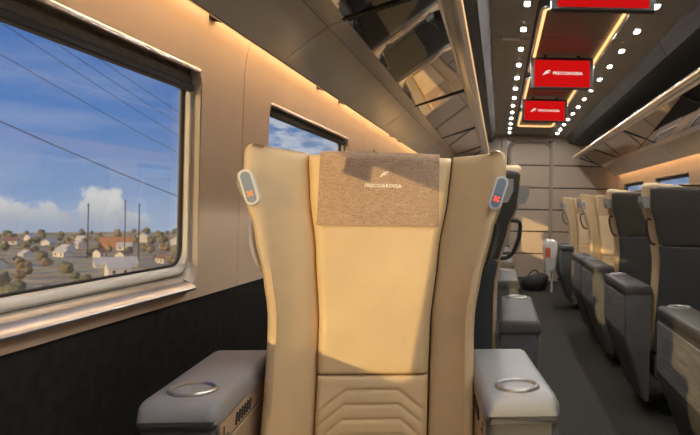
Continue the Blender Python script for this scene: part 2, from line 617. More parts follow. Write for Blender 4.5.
def window(idx, w0, w1, fx):
    root = structure(empty('window_%d' % idx, (fx(XL), (w0 + w1) / 2, WZ0)))
    off = Vector(root.location)

    def ring(name, loops, mat, smooth=True):
        rows = []
        for (ins, dep, r, *zb) in loops:
            rows.append([Vector((fx(XL - dep if dep else wall_x(v)), u, v)) - off
                         for u, v in rrect(w0 + ins, w1 - ins, zb[0] if zb else WZ0 + ins, WZ1 - ins, r, 6)])
        mb = MB()
        mb.loft(rows, True, False)
        return mb.build(name, mat, root, smooth=smooth, angle=30)
    ring('reveal', [(0.0, 0.0, 0.055, WZB), (0.002, 0.004, 0.055, WZB + 0.010), (0.004, 0.016, 0.055, WZB + 0.026), (0.008, 0.036, 0.055, WZ0 + 0.004), (0.008, 0.044, 0.055)], M['reveal'])
    ring('frame', [(0.006, 0.030, 0.055), (0.012, 0.026, 0.055), (0.020, 0.027, 0.05), (0.022, 0.034, 0.05, WZ0 + 0.030), (0.022, 0.044, 0.05, WZ0 + 0.032)], M['frame'])
    ring('gasket', [(0.021, 0.042, 0.05, WZ0 + 0.031), (0.027, 0.041, 0.05, WZ0 + 0.036), (0.029, 0.046, 0.05, WZ0 + 0.038), (0.026, 0.052, 0.05)], M['rubber'])
    mb = MB()
    a, b = fx(XL - 0.046), fx(XL - 0.050)
    mb.prism(rrect(w0 + 0.02, w1 - 0.02, WZ0 + 0.02, WZ1 - 0.02, 0.05), lambda u, v, d: Vector((d, u, v)) - off, a, b)
    # one-sided sheet of glass: keep the inner face only, so the pane filters once
    mb.bm.faces.ensure_lookup_table()
    fs = sorted(mb.bm.faces, key=lambda f: abs(f.calc_center_median().x + off.x - fx(XL - 0.046)))
    bmesh.ops.delete(mb.bm, geom=fs[1:], context='FACES')
    mb.build('pane', M['glass'], root)

    m_ = MB()
    prof = [(-0.926, 0.906), (-0.922, 0.894), (-0.888, 0.887), (-0.874, 0.881), (-0.868, 0.873), (-0.872, 0.866), (-0.894, 0.862)]
    m_.prism(prof, lambda u, v, d: Vector((fx(u), d, v)) - off, w0 + 0.05, w1 - 0.05)
    m_.build('sill', M['sill'], root, smooth=True)

    def bx(name, mat, y0, y1, z0, z1, d0, d1, bev=0.0):
        m_ = MB()
        a_, b_ = sorted((fx(XL - d0) - off.x, fx(XL - d1) - off.x))
        m_.box(a_, b_, y0 - off.y, y1 - off.y, z0 - off.z, z1 - off.z, bev)
        return m_.build(name, mat, root)
    bx('blind_rail', M['chrome_rail'], w0 + 0.012, w1 - 0.012, 1.496, 1.510, -0.003, 0.03, 0.003)
    up_ = 0.0 if idx <= 2 else 0.022      # the other blinds are rolled up a little higher
    bx('blind', M['blind'], w0 + 0.014, w1 - 0.014, 1.462 + up_, 1.500, 0.024, 0.040)
    bx('blind_bar', M['black'] if idx <= 2 else M['blind'], w0 + 0.014, w1 - 0.014, 1.444 + up_, 1.464 + up_, 0.016, 0.043, 0.004)
    yc = w0 + 0.44
    if idx == 2:
        bx('blind_pull', M['blind'], yc - 0.055, yc + 0.055, 1.392, 1.447, 0.028, 0.036, 0.003)
    return root


ident = lambda x: x
mirror = lambda x: MIR - x
wl = side_wall('wall_left', LWIN, ident, 'left')
wr = side_wall('wall_right', RWIN, mirror, 'right')
k = 1
for w in LWIN:
    window(k, w[0], w[1], ident)
    k += 1
for w in RWIN:
    window(k, w[0], w[1], mirror)
    k += 1

fl = MB()
fl.box(XL - 0.13, XR + 0.13, YB, YE + 0.1, -0.06, 0.0)
structure(fl.build('floor', M['carpet']))

# rear closing wall behind the camera
mb = MB()
mb.box(XL - 0.13, XR + 0.13, YB - 0.06, YB, -0.02, 2.36)
structure(mb.build('wall_rear', M['endwall']))

# ------------------------------------------------------------------ ceiling
ceil = structure(empty('ceiling', (0, 0, 0)))
ZC = EYE + 1.11
mb = MB()
mb.box(XL - 0.13, XR + 0.13, YB, YE + 0.06, ZC + 0.035, ZC + 0.10)
mb.build('backing', M['black'], ceil)
joints = [YB, 0.25, 2.25, 4.25, 6.25, 8.25, YE]
CL, CR = 0.19, 0.72
for y0, y1 in zip(joints, joints[1:]):
    for (x0, x1, mt, dz) in ((-0.085, CL, 'ceil', 0.0), (CR, MIR + 0.085, 'ceil', 0.0), (CL + 0.004, CR - 0.004, 'ceil_c', 0.012)):
        m_ = MB()
        m_.box(x0, x1, y0 + 0.003, y1 - 0.003, ZC + dz, ZC + dz + 0.02, 0.003, 1)
        m_.build('panel', M[mt], ceil)
for mx in (ident, mirror):
    for y0, y1 in zip(joints, joints[1:]):
        m_ = MB()
        prof = [(-0.072, ZC + 0.0), (-0.085, ZC - 0.03), (-0.128, ZC - 0.095), (-0.138, ZC - 0.085), (-0.10, ZC - 0.02), (-0.09, ZC + 0.012)]
        m_.prism(prof, lambda u, v, d: Vector((mx(u), d, v)), y0 + 0.003, y1 - 0.003)
        m_.build('fascia', M['fascia'], ceil)
    m_ = MB()
    m_.prism([(-0.13, ZC - 0.09), (-0.80, ZC - 0.16), (-0.93, ZC - 0.28), (-0.93, ZC - 0.2), (-0.80, ZC - 0.10), (-0.13, ZC - 0.05)],
             lambda u, v, d: Vector((mx(u), d, v)), YB, YE)
    m_.build('bin_roof', M['bin_dark'], ceil)

# ------------------------------------------------------------------ end wall with its door, panel by panel
ew = structure(empty('wall_end', (0, YE, 0)))
mb = MB()
mb.box(XL - 0.13, XR + 0.13, 0.045, 0.10, 0.0, 2.36)
mb.build('backing', M['groove'], ew)
SEAM = [0.05, 0.42, 0.765, 1.105, 1.445, 1.795, 2.26]
DX0, DX1 = 0.155, 0.80
for i in range(6):
    z0, z1 = SEAM[i] + 0.009, SEAM[i + 1] - 0.009
    for (x0, x1) in ((XL, 0.02), (DX1 + 0.03, XR)):
        m_ = MB()
        m_.box(x0, x1, 0.0, 0.045, z0 if i else 0.05, z1, 0.004, 1)
        m_.build('panel', M['endwall'], ew)
m_ = MB()
m_.box(0.028, DX0 - 0.045, -0.01, 0.045, 0.0, 2.26, 0.004, 1)
m_.build('pillar_panel', M['endwall'], ew)
m_ = MB()
m_.box(DX0 - 0.04, DX1 + 0.03, 0.0, 0.045, 2.175, 2.26, 0.004, 1)
m_.build('header_panel', M['endwall'], ew)
m_ = MB()
m_.tube([(0.02, -0.012, 1.76), (0.02, -0.03, 1.76)], 0.022, 12)
m_.build('door_sensor', M['black'], ew, loc=(0.0, 0, 0))
# door leaf: rounded top frame and five panels
door = structure(empty('door_1', ((DX0 + DX1) / 2, YE, 0)))
dw = (DX1 - DX0) / 2
path = [(-dw, 0, 0.0), (-dw, 0, 2.02)]
for a in range(0, 91, 15):
    path.append((-dw + 0.13 - 0.13 * math.cos(R(a)), 0, 2.02 + 0.13 * math.sin(R(a))))
for a in range(0, 91, 15):
    path.append((dw - 0.13 + 0.13 * math.sin(R(a)), 0, 2.02 + 0.13 * math.cos(R(a))))
path.append((dw, 0, 0.0))
m_ = MB()
m_.tube(path, 0.026, 8)
m_.build('frame', M['endtrim'], door, smooth=True)
for i in range(6):
    z0, z1 = SEAM[i] + 0.009, min(SEAM[i + 1] - 0.009, 2.14)
    m_ = MB()
    m_.box(-dw + 0.02, dw - 0.02, 0.015, 0.05, z0 if i else 0.05, z1, 0.004, 1)
    m_.build('panel', M['endwall'], door)
m_ = MB()
m_.box(-dw + 0.02, dw - 0.02, 0.008, 0.05, 0.0, 0.06, 0.004, 1)
m_.build('kick_plate', M['steel'], door)

# ------------------------------------------------------------------ seats
ZT = 1.257


def lerp_tab(tab, z):
    if z <= tab[0][0]:
        return tab[0][1]
    for (a, va), (b, vb) in zip(tab, tab[1:]):
        if z <= b:
            t = (z - a) / (b - a)
            t = t * t * (3 - 2 * t) * 0.5 + t * 0.5
            return va + (vb - va) * t
    return tab[-1][1]


HW = [(0.40, 0.25), (0.70, 0.246), (0.80, 0.246), (0.86, 0.248), (0.94, 0.261), (1.06, 0.291), (1.13, 0.318), (1.20, 0.326), (1.26, 0.330)]
SW = [(0.40, 0.135), (0.70, 0.138), (0.82, 0.140), (1.00, 0.158), (1.15, 0.182), (1.26, 0.192)]
FW = [(0.40, 0.055), (0.80, 0.070), (1.00, 0.095), (1.15, 0.102), (1.26, 0.092)]


def yc(z):
    return (z - 0.9) * 0.235


def z_rows(z0, z1, n, r, bottom_round=0.0):
    """(z, inset) rows, rounded at the top (and a little at the bottom)"""
    rows = []
    if bottom_round:
        for k in range(3):
            a = R(90 - 90 * k / 3)
            rows.append((z0 + bottom_round * (1 - math.sin(a)), bottom_round * (1 - math.cos(a))))
    zz0 = z0 + bottom_round
    for k in range(n + 1):
        rows.append((zz0 + (z1 - r - zz0) * k / n, 0.0))
    for k in range(1, 7):
        a = R(90 * k / 6)
        rows.append((z1 - r + r * math.sin(a), r * (1 - math.cos(a))))
    return rows


def wing(sign, parent):
    rows = []
    for z, ins in z_rows(0.42, ZT, 26, 0.028):
        s, h, f = lerp_tab(SW, z) + 0.0025, lerp_tab(HW, z), lerp_tab(FW, z)
        y = yc(z)
        d = h - s
        pts = [(s, y + 0.014), (s + 0.006, y + 0.002), (s + 0.018, y - 0.010), (s + 0.38 * d, y - 0.012 - 0.30 * f), (s + 0.70 * d, y - 0.012 - 0.68 * f),
               (h - 0.024, y - 0.010 - 0.96 * f), (h - 0.010, y - 0.008 - f), (h - 0.001, y + 0.006 - f), (h + 0.001, y + 0.030 - f),
               (h - 0.004, y + 0.02), (h - 0.014, y + 0.056), (h - 0.04, y + 0.066), (s, y + 0.066)]
        out = []
        for k, (x, yy) in enumerate(pts):
            t = max(0.0, min(1.0, (x - s) / d))
            zz = z + 0.012 * t * t * max(0.0, (z - 1.0) / 0.257)
            if k <= 5:
                yy += ins * 0.9
            if k >= 10:
                yy -= ins * 0.9
            if 5 <= k <= 11:
                x -= ins * 0.8
            out.append((sign * x, yy, zz))
        rows.append(out)
    mb = MB()
    mb.loft(rows)
    return mb.build('wing', M['leather'], parent, smooth=True, angle=60)


def seg_dist(px, pz, a, b):
    ax, az = a
    bx, bz = b
    dx, dz = bx - ax, bz - az
    t = max(0, min(1, ((px - ax) * dx + (pz - az) * dz) / (dx * dx + dz * dz)))
    return math.hypot(px - ax - t * dx, pz - az - t * dz)


QUILT = []
for q in range(5):
    zt_ = 0.668 - 0.034 * q
    hw_ = 0.062 + 0.004 * q
    pl = [(-0.15, zt_ - 0.066), (-hw_, zt_), (hw_, zt_), (0.15, zt_ - 0.066)]
    QUILT += list(zip(pl, pl[1:]))


def pad(name, z0, z1, nz, nx, parent, quilt=False, top_r=0.024):
    rows = []
    for z, ins in z_rows(z0, z1, nz, top_r, 0.010):
        s = lerp_tab(SW, z) - 0.0025
        y = yc(z)
        row = []
        for i in range(nx + 1):
            t = -1 + 2 * i / nx
            x = t * s
            e = 1 - abs(t)
            drop = 0.016 * max(0.0, 1 - e / 0.10) ** 2
            if quilt:
                dmin = min(seg_dist(x, z, a, b) for a, b in QUILT)
                drop += 0.0045 * math.exp(-(dmin / 0.0032) ** 2)
            row.append((x, y - 0.010 + drop + ins, z))
        row.append((s, y + 0.066 - ins, z))
        row.append((-s, y + 0.066 - ins, z))
        rows.append(row)
    mb = MB()
    mb.loft(rows)
    return mb.build(name, M['leather'], parent, smooth=True, angle=55)


def headrest_cover(parent):
    rows = []
    x0 = 0.156
    prof = []
    for z in [1.068 + (1.235 - 1.068) * k / 8 for k in range(9)]:
        prof.append((z, yc(z) - 0.014))
    for k in range(1, 7):
        a = R(90 * k / 6)
        prof.append((1.235 + 0.028 * math.sin(a), yc(1.235) - 0.014 + 0.03 * (1 - math.cos(a))))
    prof.append((1.263, yc(1.25) + 0.06))
    back = [(z - 0.004 if z > 1.25 else z, y + 0.005) for z, y in prof]
    loop = [(z, y) for z, y in prof] + back[::-1]
    for x in (-x0, -x0 * 0.97, -x0 * 0.5, 0, x0 * 0.5, x0 * 0.97, x0):
        e = 0.003 if abs(x) > x0 * 0.98 else 0.0
        rows.append([(x, y + e, z) for z, y in loop])
    mb = MB()
    mb.loft(rows)
    return mb.build('headrest_cover', M['cover'], parent, smooth=True, angle=50)


def shell_part(name, z0, z1, mat, parent, r):
    rows = []
    for z, ins in z_rows(z0, z1, 10, r, 0.006):
        h = lerp_tab(HW, z) - 0.012
        y = yc(z) + 0.062
        rows.append([(-h + ins, y, z), (h - ins, y, z), (h - ins * 1.2, y + 0.022 - ins * 0.3, z), (h - 0.03 - ins, y + 0.046 - ins * 0.6, z),
                     (-h + 0.03 + ins, y + 0.046 - ins * 0.6, z), (-h + ins * 1.2, y + 0.022 - ins * 0.3, z)])
    mb = MB()
    mb.loft(rows)
    return mb.build(name, mat, parent, smooth=True, angle=45)


def console(sign, parent, y0, y1):
    """wide armrest: grey padded lid with cup ring over a tapering body; y0 is the end away from the backrest"""
    cx = ((0.345 if sign < 0 else 0.325) if y0 > -0.5 else 0.332) * sign
    hw = 0.079 if y0 > -0.5 else 0.074
    body = empty('armrest', (0, 0, 0.012 if y0 > -0.5 else 0.0))
    body.parent = parent
    L = y1 - y0
    # body: full width above, tapering towards the seat below
    rows = []
    for z, t in ((0.10, 1.0), (0.14, 0.92), (0.30, 0.40), (0.40, 0.06), (0.43, 0.0), (0.669, 0.0), (0.677, 0.03)):
        xo = cx + sign * (hw - 0.006 - 0.11 * t)
        xi = cx - sign * (hw - 0.006)
        ya, yb = y0 + 0.010 + 0.10 * t, y1 - 0.006 - 0.02 * t
        r = 0.012
        loop = [(xi, ya, z), (xo - sign * r, ya, z), (xo, ya + r, z), (xo, yb - r, z), (xo - sign * r, yb, z), (xi, yb, z)]
        rows.append(loop)
    mb = MB()
    mb.loft(rows)
    mb.build('body', M['console'], body, smooth=True, angle=30)
    # padded lid with rounded nose
    ys = [0, 0.006, 0.014, 0.028, 0.045, 0.07] + [0.07 + (L - 0.09) * q / 5 for q in range(1, 6)] + [L - 0.012, L - 0.005, L]
    rows2 = []
    for yy in ys:
        y = y0 + yy
        dn = 0.0
        if yy < 0.045:
            a = 1 - yy / 0.045
            dn = 0.034 * (1 - math.sqrt(max(0.0, 1 - a * a)))
        if yy > L - 0.02:
            a = (yy - (L - 0.02)) / 0.02
            dn = 0.014 * (1 - math.sqrt(max(0.0, 1 - a * a)))
        hh = hw - (0.010 * (1 - yy / 0.028) if yy < 0.028 else 0)
        zt, zb, r = 0.722 - dn, 0.678, 0.016
        rows2.append([(cx - hh, y, zb), (cx - hh - 0.002, y, zb + 0.009), (cx - hh, y, zt - r), (cx - hh + 0.005, y, zt - 0.005), (cx - hh + r, y, zt),
                      (cx + hh - r, y, zt), (cx + hh - 0.005, y, zt - 0.005), (cx + hh, y, zt - r), (cx + hh + 0.002, y, zb + 0.009), (cx + hh, y, zb)])
    mb = MB()
    mb.loft(rows2)
    mb.build('armrest_pad', M['pad' if y0 > -0.5 else 'pad_shaded'], body, smooth=True, angle=50)
    # cup ring
    ry = y0 + 0.095
    mb = MB()
    mb.tube([(cx + 0.044 * math.cos(R(a)), ry + 0.044 * math.sin(R(a)), 0.7235) for a in range(0, 360, 15)], 0.0055, 8, closed=True)
    mb.build('cup_ring', M['ring'], body, smooth=True)
    mb = MB()
    mb.prism([(0.042 * math.cos(R(a)), 0.042 * math.sin(R(a))) for a in range(0, 360, 20)],
             lambda u, v, d: Vector((cx + u, ry + v, d)), 0.715, 0.7235)
    mb.build('cup_lid', M['pad' if y0 > -0.5 else 'pad_shaded'], body)
    # streaked trim panel on the outer face
    xo = cx + sign * (hw - 0.0055)
    mb = MB()
    a, b = sorted((xo, xo + sign * 0.004))
    mb.box(a, b, y0 + 0.025, y1 - 0.03, 0.445, 0.655, 0.0018, 1)
    mb.build('trim_panel', M['grain'], body)
    # inner face: tan plate with slots
    xi = cx - sign * (hw - 0.0055)
    mb = MB()
    a, b = sorted((xi, xi - sign * 0.005))
    mb.box(a, b, y0 + 0.014, y1 - 0.02, 0.634, 0.675, 0.0018, 1)
    pl = mb.build('side_plate', M['tan_plate'], body)
    mb = MB()
    a, b = sorted((xi, xi - sign * 0.004))
    mb.box(a, b, y0 + 0.014, y1 - 0.02, 0.44, 0.628, 0.0018, 1)
    mb.build('side_panel', M['tan_plate'], body)
    for q in range(6):
        mb = MB()
        yy = y0 + 0.120 + q * 0.021
        xs = xi - sign * 0.0052
        mb.tube([(xs, yy - 0.004, 0.643), (xs, yy + 0.007, 0.666)], 0.0036, 6)
        mb.build('slot', M['black'], body)
    mb = MB()
    xs = xi - sign * 0.0052
    mb.tube([(xs, y0 + 0.036, 0.666), (xs, y0 + 0.036, 0.643), (xs, y0 + 0.068, 0.643)], 0.0016, 5)
    mb.build('latch', M['black'], body)
    return body


def side_handle(sign, parent, mat):
    pts = []
    zt, zb = 1.078, 0.945
    yo = 0.02
    for z, dx in ((zt, -0.02), (zt, 0.016), (zt - 0.006, 0.030), (zt - 0.02, 0.038), (1.02, 0.044), (0.985, 0.044), (zb + 0.02, 0.040), (zb + 0.006, 0.028),
                  (zb, 0.012), (zb, -0.02)):
        x = lerp_tab(HW, z) + (dx * (0.85 if sign < 0 else 0.55) if dx > 0 else dx)
        pts.append((sign * x, yc(z) + yo, z))
    mb = MB()
    mb.tube(pts, 0.0072, 8)
    return mb.build('handle', mat, parent, smooth=True)


def indicator(sign, parent, led):
    """rounded status capsule on the wing's outer edge, with the call-button housing behind it"""
    h = lerp_tab(HW, 1.17)
    f = lerp_tab(FW, 1.17)
    rot = Matrix.Rotation(sign * R(17), 4, 'Y')
    mt = Matrix.Translation((sign * (h - 0.021), yc(1.17) - f - 0.016, 1.158)) @ rot
    root = empty('indicator')
    root.parent = parent
    mb = MB()
    mb.prism(rrect(-0.0165, 0.0165, -0.044, 0.044, 0.016, 5), lambda u, v, d: mt @ Vector((u, d, v)), -0.010, 0.012)
    mb.build('bezel', M['capsule'], root)
    mb = MB()
    mb.prism(rrect(-0.0115, 0.0115, -0.038, 0.038, 0.0113, 5), lambda u, v, d: mt @ Vector((u, d, v)), -0.0115, -0.0095)
    mb.build('face', M['capsule_face'], root)
    mb = MB()
    for (u, v) in ((-0.004, -0.012), (0.004, -0.012), (-0.004, -0.020), (0.004, -0.020), (0.0, -0.016)):
        mb.prism([(u + 0.0028 * math.cos(R(a)), v + 0.0028 * math.sin(R(a))) for a in range(0, 360, 60)],
                 lambda p, q, d: mt @ Vector((p, d, q)), -0.0125, -0.0110)
    mb.build('status_light', led, root)
    # housing seen from behind
    mb = MB()
    mb.prism([(-0.02, -0.030), (0.012, -0.030), (0.026, 0.0), (0.026, 0.032), (-0.02, 0.032)],
             lambda u, v, d: Vector((sign * (h + u), yc(1.17) + d, 1.165 + v)), -f + 0.045, 0.05)
    mb.build('call_button', M['clip'], root)
    return root


def make_seat(short, lettered):
    root = empty('train_seat')
    for s in (-1, 1):
        wing(s, root)
    pad('backrest_pad', 0.703, ZT - 0.004, 20, 24, root)
    pad('lumbar_pad', 0.44, 0.700, 64, 84, root, quilt=True, top_r=0.010)
    cov = headrest_cover(root)
    zt_ = 1.172
    tilt = Matrix.Rotation(R(90) - math.atan(0.235), 4, 'X')
    mt = Matrix.Translation((0.010, yc(zt_) - 0.0146, zt_)) @ tilt
    text_mesh('lettering', 'FRECCIAROSSA', 0.0130, M['white'], cov, mt)
    ze = 1.203
    emblem('emblem', 0.0125, M['white'], cov, Matrix.Translation((0.012, yc(ze) - 0.0142, ze)) @ tilt)
    shell_part('upper_shell', 0.945, ZT - 0.012, M['shell'], root, 0.02)
    shell_part('lower_shell', 0.36, 0.938, M['shell_low'], root, 0.008)
    for s in (-1, 1):
        side_handle(s, root, M['handle'] if short and s < 0 else M['shaded_handle'])
        indicator(s, root, M['orange_led'] if s < 0 else M['red_led'])
        if short:
            console(s, root, -0.380, 0.105)
        else:
            console(s, root, -0.70, 0.0)
    # seat cushion and pedestal
    mb = MB()
    mb.box(-0.255, 0.255, -0.56, -0.07, 0.34, 0.46, 0.045, 4)
    mb.build('seat_cushion', M['leather'], root, smooth=True)
    mb = MB()
    mb.box(-0.24, 0.24, -0.52, 0.02, 0.22, 0.345, 0.02, 2)
    mb.build('seat_pan', M['shell'], root)
    mb = MB()
    rows = []
    for z, r in ((0.0, 0.20), (0.03, 0.20), (0.05, 0.13), (0.225, 0.12)):
        rows.append([(r * math.cos(R(a)), -0.24 + r * math.sin(R(a)), z) for a in range(0, 360, 20)])
    mb.loft(rows)
    mb.build('pedestal', M['black'], root, smooth=True)
    return root


SEATGRP = 'wide winged train seats'
front_seat = make_seat(True, True)
front_seat.location = (-0.309, 1.655, 0)
front_seat.rotation_euler = (0, 0, R(6.6))
tag(front_seat, 'large sunlit tan leather winged seat facing the viewer in the foreground', 'seat', SEATGRP)

proto = make_seat(False, False)
placements = [
    (-0.248, 2.30, 180, 'dark backed seat standing directly behind the big sunlit foreground seat'),
    (-0.285, 3.58, 180, 'left row seat turned away, second behind the foreground seat, mostly hidden'),
    (-0.285, 4.80, 180, 'left row seat turned away, third behind the foreground seat, mostly hidden'),
    (-0.285, 5.98, 180, 'left row seat turned away, fourth behind the foreground seat, mostly hidden'),
    (-0.285, 7.75, 0, 'left row seat nearest the end wall, hidden behind the foreground seat'),
    (1.085, 2.08, 180, 'nearest right row seat, only its armrest showing at the right picture edge'),
    (1.085, 3.46, 180, 'right row seat with large charcoal back cut by the right picture edge'),
    (1.085, 4.60, 180, 'right row seat with charcoal back, the second charcoal back from the right'),
    (1.085, 6.03, 0, 'tan right row seat facing the viewer behind the two charcoal backs'),
    (1.085, 7.75, 0, 'tan right row seat facing the viewer, farthest one by the end wall'),
]
for i, (x, y, rz, lab) in enumerate(placements):
    s = proto if i == 0 else copy_tree(proto)
    s.location = (x, y, 0)
    s.rotation_euler = (0, 0, R(rz))
    tag(s, lab, 'seat', SEATGRP)

# ------------------------------------------------------------------ luggage racks
RJ = [-1.62, 0.38, 2.38, 4.40, 6.42, 8.42, 9.92]
ORD = ['first', 'second', 'third', 'fourth', 'fifth', 'sixth', 'seventh', 'eighth', 'ninth', 'tenth', 'eleventh', 'twelfth', 'thirteenth', 'fourteenth']
P_IN = (-0.800, 1.640)
P_A = (-0.640, 1.772)
P_B = (-0.570, 1.797)
P_C = (-0.250, 1.908)
for side, mx in (('left', ident), ('right', mirror)):
    for i, (y0, y1) in enumerate(zip(RJ, RJ[1:])):
        root = empty('luggage_rack', (mx(-0.45), (y0 + y1) / 2, 1.668))
        off = Vector(root.location)
        a, b = y0 + 0.004, y1 - 0.004

        def strip(name, p, q, th, mat, inset=0.0):
            d = Vector((q[0] - p[0], q[1] - p[1])).normalized()
            nrm = Vector((-d.y, d.x)) * th
            o4 = [p, q, (q[0] + nrm.x, q[1] + nrm.y), (p[0] + nrm.x, p[1] + nrm.y)]
            m_ = MB()
            m_.prism(o4, lambda u, v, dd: Vector((mx(u), dd, v)) - off, a + inset, b - inset)
            return m_.build(name, mat, root)
        strip('lower_panel', P_IN, (P_A[0] - 0.002, P_A[1] - 0.001), 0.02, M['bin_metal'])
        strip('lip', (P_IN[0] - 0.004, P_IN[1] - 0.002), (P_IN[0] - 0.004, P_IN[1] + 0.078), 0.006, M['chrome_rail'])
        strip('cove_light_block', (-0.862, 1.738), (P_IN[0] + 0.004, 1.716), 0.006, M['bin_dark'])  # unseen strip, added to keep cove light off the bin roof
        strip('upper_panel', P_A, (P_B[0] - 0.002, P_B[1] - 0.001), 0.02, M['bin_metal'])
        strip('shelf_glass', P_B, P_C, 0.012, M['bin_glass'], 0.012)
        prof = [(-0.252, 1.902), (-0.246, 1.894), (-0.225, 1.890), (-0.185, 1.894), (-0.166, 1.903), (-0.158, 1.918), (-0.162, 1.935), (-0.18, 1.945), (-0.245, 1.930)]
        m_ = MB()
        m_.prism(prof, lambda u, v, dd: Vector((mx(u), dd, v)) - off, a, b)
        m_.build('front_rail', M['rail'], root, smooth=True)
        m_ = MB()
        nd = int((b - a) / 0.05)
        for q in range(nd):
            yy = a + 0.015 + q * 0.05
            x0, x1 = sorted((mx(-0.1595), mx(-0.155)))
            m_.box(x0 - off.x, x1 - off.x, yy - off.y, yy + 0.03 - off.y, 1.912 - off.z, 1.918 - off.z)
        m_.build('rail_light', M['raillight'], root)['kind'] = 'stuff'
        for yy in (y1 - 0.02,):
            m_ = MB()
            m_.prism([(P_B[0] - 0.01, P_B[1] - 0.008), (P_C[0] + 0.005, P_C[1] - 0.008), (P_C[0] + 0.005, P_C[1] + 0.03), (P_B[0] - 0.01, P_B[1] + 0.03)],
                     lambda u, v, dd: Vector((mx(u), dd, v)) - off, yy - 0.013, yy + 0.013)
            m_.build('bracket', M['black'], root)
        tag(root, 'mirrored overhead luggage rack section on the %s side, %s from the end wall' % (side, ORD[len(RJ) - 2 - i]), 'luggage rack',
            'overhead luggage rack sections')
    # coat hooks under the rack
    for i, y in enumerate((1.94, 3.07, 3.48, 5.1, 5.5) if side == 'left' else (3.3, 5.3, 7.4)):
        m_ = MB()
        x = wall_x(1.66)
        m_.tube([(mx(x + 0.002), y, 1.672), (mx(x + 0.022), y, 1.662), (mx(x + 0.042), y + 0.004, 1.658), (mx(x + 0.058), y + 0.012, 1.668)], 0.0045, 6)
        m_.box(*sorted((mx(x - 0.004), mx(x + 0.012))), y - 0.022, y + 0.022, 1.664, 1.676, 0.003, 1)
        o = m_.build('coat_hook', M['black'], smooth=True)
        tag(o, 'small dark coat hook under the %s luggage rack, %s from the viewer' % (side, ORD[i]), 'hook', 'coat hooks under the racks')
    # cove light strip hidden behind the rack's lip
    m_ = MB()
    m_.box(*sorted((mx(-0.828), mx(-0.812))), YB + 0.1, 9.9, 1.712, 1.724)
    o = m_.build('cove_light', M['cove'])
    tag(o, 'warm light strip tucked along the %s wall behind the luggage rack lip' % side, 'lamp')

# ------------------------------------------------------------------ ceiling lights
for side, x in (('left', 0.130), ('right', 0.832)):
    ys = [3.52 + 0.5 * q for q in range(13)]
    for q, y in enumerate([0.5 * j - 1.48 for j in range(10)] + ys):
        root = empty('ceiling_light', (x, y, ZC))
        m_ = MB()
        m_.box(-0.0125, 0.0125, -0.034, 0.034, -0.0042, 0.002, 0.0015, 1)
        m_.build('diffuser', M['led'], root)
        m_ = MB()
        for (a_, b_, c_, d_) in ((-0.017, -0.0125, -0.039, 0.039), (0.0125, 0.017, -0.039, 0.039), (-0.0125, 0.0125, -0.039, -0.0345), (-0.0125, 0.0125, 0.0345, 0.039)):
            m_.box(a_, b_, c_, d_, -0.0035, 0.001)
        m_.build('rim', M['clip'], root)
        nfe = 10 + 13 - 1 - q
        nth = ORD[nfe] if nfe < len(ORD) else '%dth' % (nfe + 1)
        tag(root, 'small warm ceiling light in the %s row, %s from the end wall' % (side, nth), 'lamp', 'rows of small ceiling lights')

HAL = [(1.35, 3.32, 'nearest'), (3.55, 5.28, 'second nearest'), (5.5, 7.12, 'third'), (7.34, 8.72, 'farthest')]
for (y0, y1, w_) in HAL:
    pts2 = rrect(0.235, 0.685, y0, y1, 0.07, 5)
    root = empty('ceiling_halo', (0.46, (y0 + y1) / 2, ZC))
    cy = (y0 + y1) / 2
    m_ = MB()
    m_.tube([(u - 0.46, v - cy, -0.004) for u, v in pts2], 0.010, 6, closed=True)
    m_.build('light_strip', M['halo'], root, smooth=True)
    m_ = MB()
    rows = []
    for (ins, z) in ((-0.014, 0.012), (-0.014, -0.012), (-0.020, -0.014), (-0.028, -0.010), (-0.028, 0.012)):
        rows.append([(u - 0.46, v - cy, z) for u, v in rrect(0.235 + ins, 0.685 - ins, y0 + ins, y1 - ins, 0.07 - ins, 5)])
    m_.loft(rows, True, False)
    m_.build('surround', M['chrome_rail'], root, smooth=True)
    tag(root, 'amber lit rounded frame set in the ceiling centre, %s of the four' % w_, 'lamp', 'amber ceiling frames')

# white joint plates on the ceiling
m_ = MB()
m_.box(0.0, 0.115, 4.235, 4.275, ZC - 0.008, ZC + 0.001, 0.003, 1)
o = m_.build('joint_plate', M['capsule'])
tag(o, 'small white joint plate on the ceiling beside the left light row', 'plate')

# ------------------------------------------------------------------ screens
for (y, lab) in ((2.86, 'nearest red ceiling screen, its top cut by the picture edge'),
                 (4.72, 'middle red ceiling screen with white lettering'),
                 (6.52, 'farthest and smallest red ceiling screen')):
    root = empty('ceiling_screen', (0.437, y, EYE + 1.075))
    root.rotation_euler = (R(-9), 0, 0)
    m_ = MB()
    m_.box(-0.228, 0.228, 0.0, 0.035, -0.208, 0.030, 0.006, 2)
    m_.build('housing', M['housing'], root)
    m_ = MB()
    m_.box(-0.200, 0.200, -0.003, 0.002, -0.195, 0.006)
    m_.build('display', M['screen'], root)
    fr = Matrix.Rotation(R(90), 4, 'X')
    text_mesh('lettering', 'FRECCIAROSSA', 0.029, M['screen_white'], root, Matrix.Translation((0.042, -0.0042, -0.094)) @ fr)
    emblem('emblem', 0.029, M['screen_white'], root, Matrix.Translation((-0.112, -0.0034, -0.090)) @ fr)
    for xs in (-0.12, 0.12):
        m_ = MB()
        m_.tube([(xs, 0.02, 0.025), (xs, 0.02, 0.075)], 0.012, 8)
        m_.build('hanger', M['black'], root)
    tag(root, lab, 'screen', 'red ceiling screens')

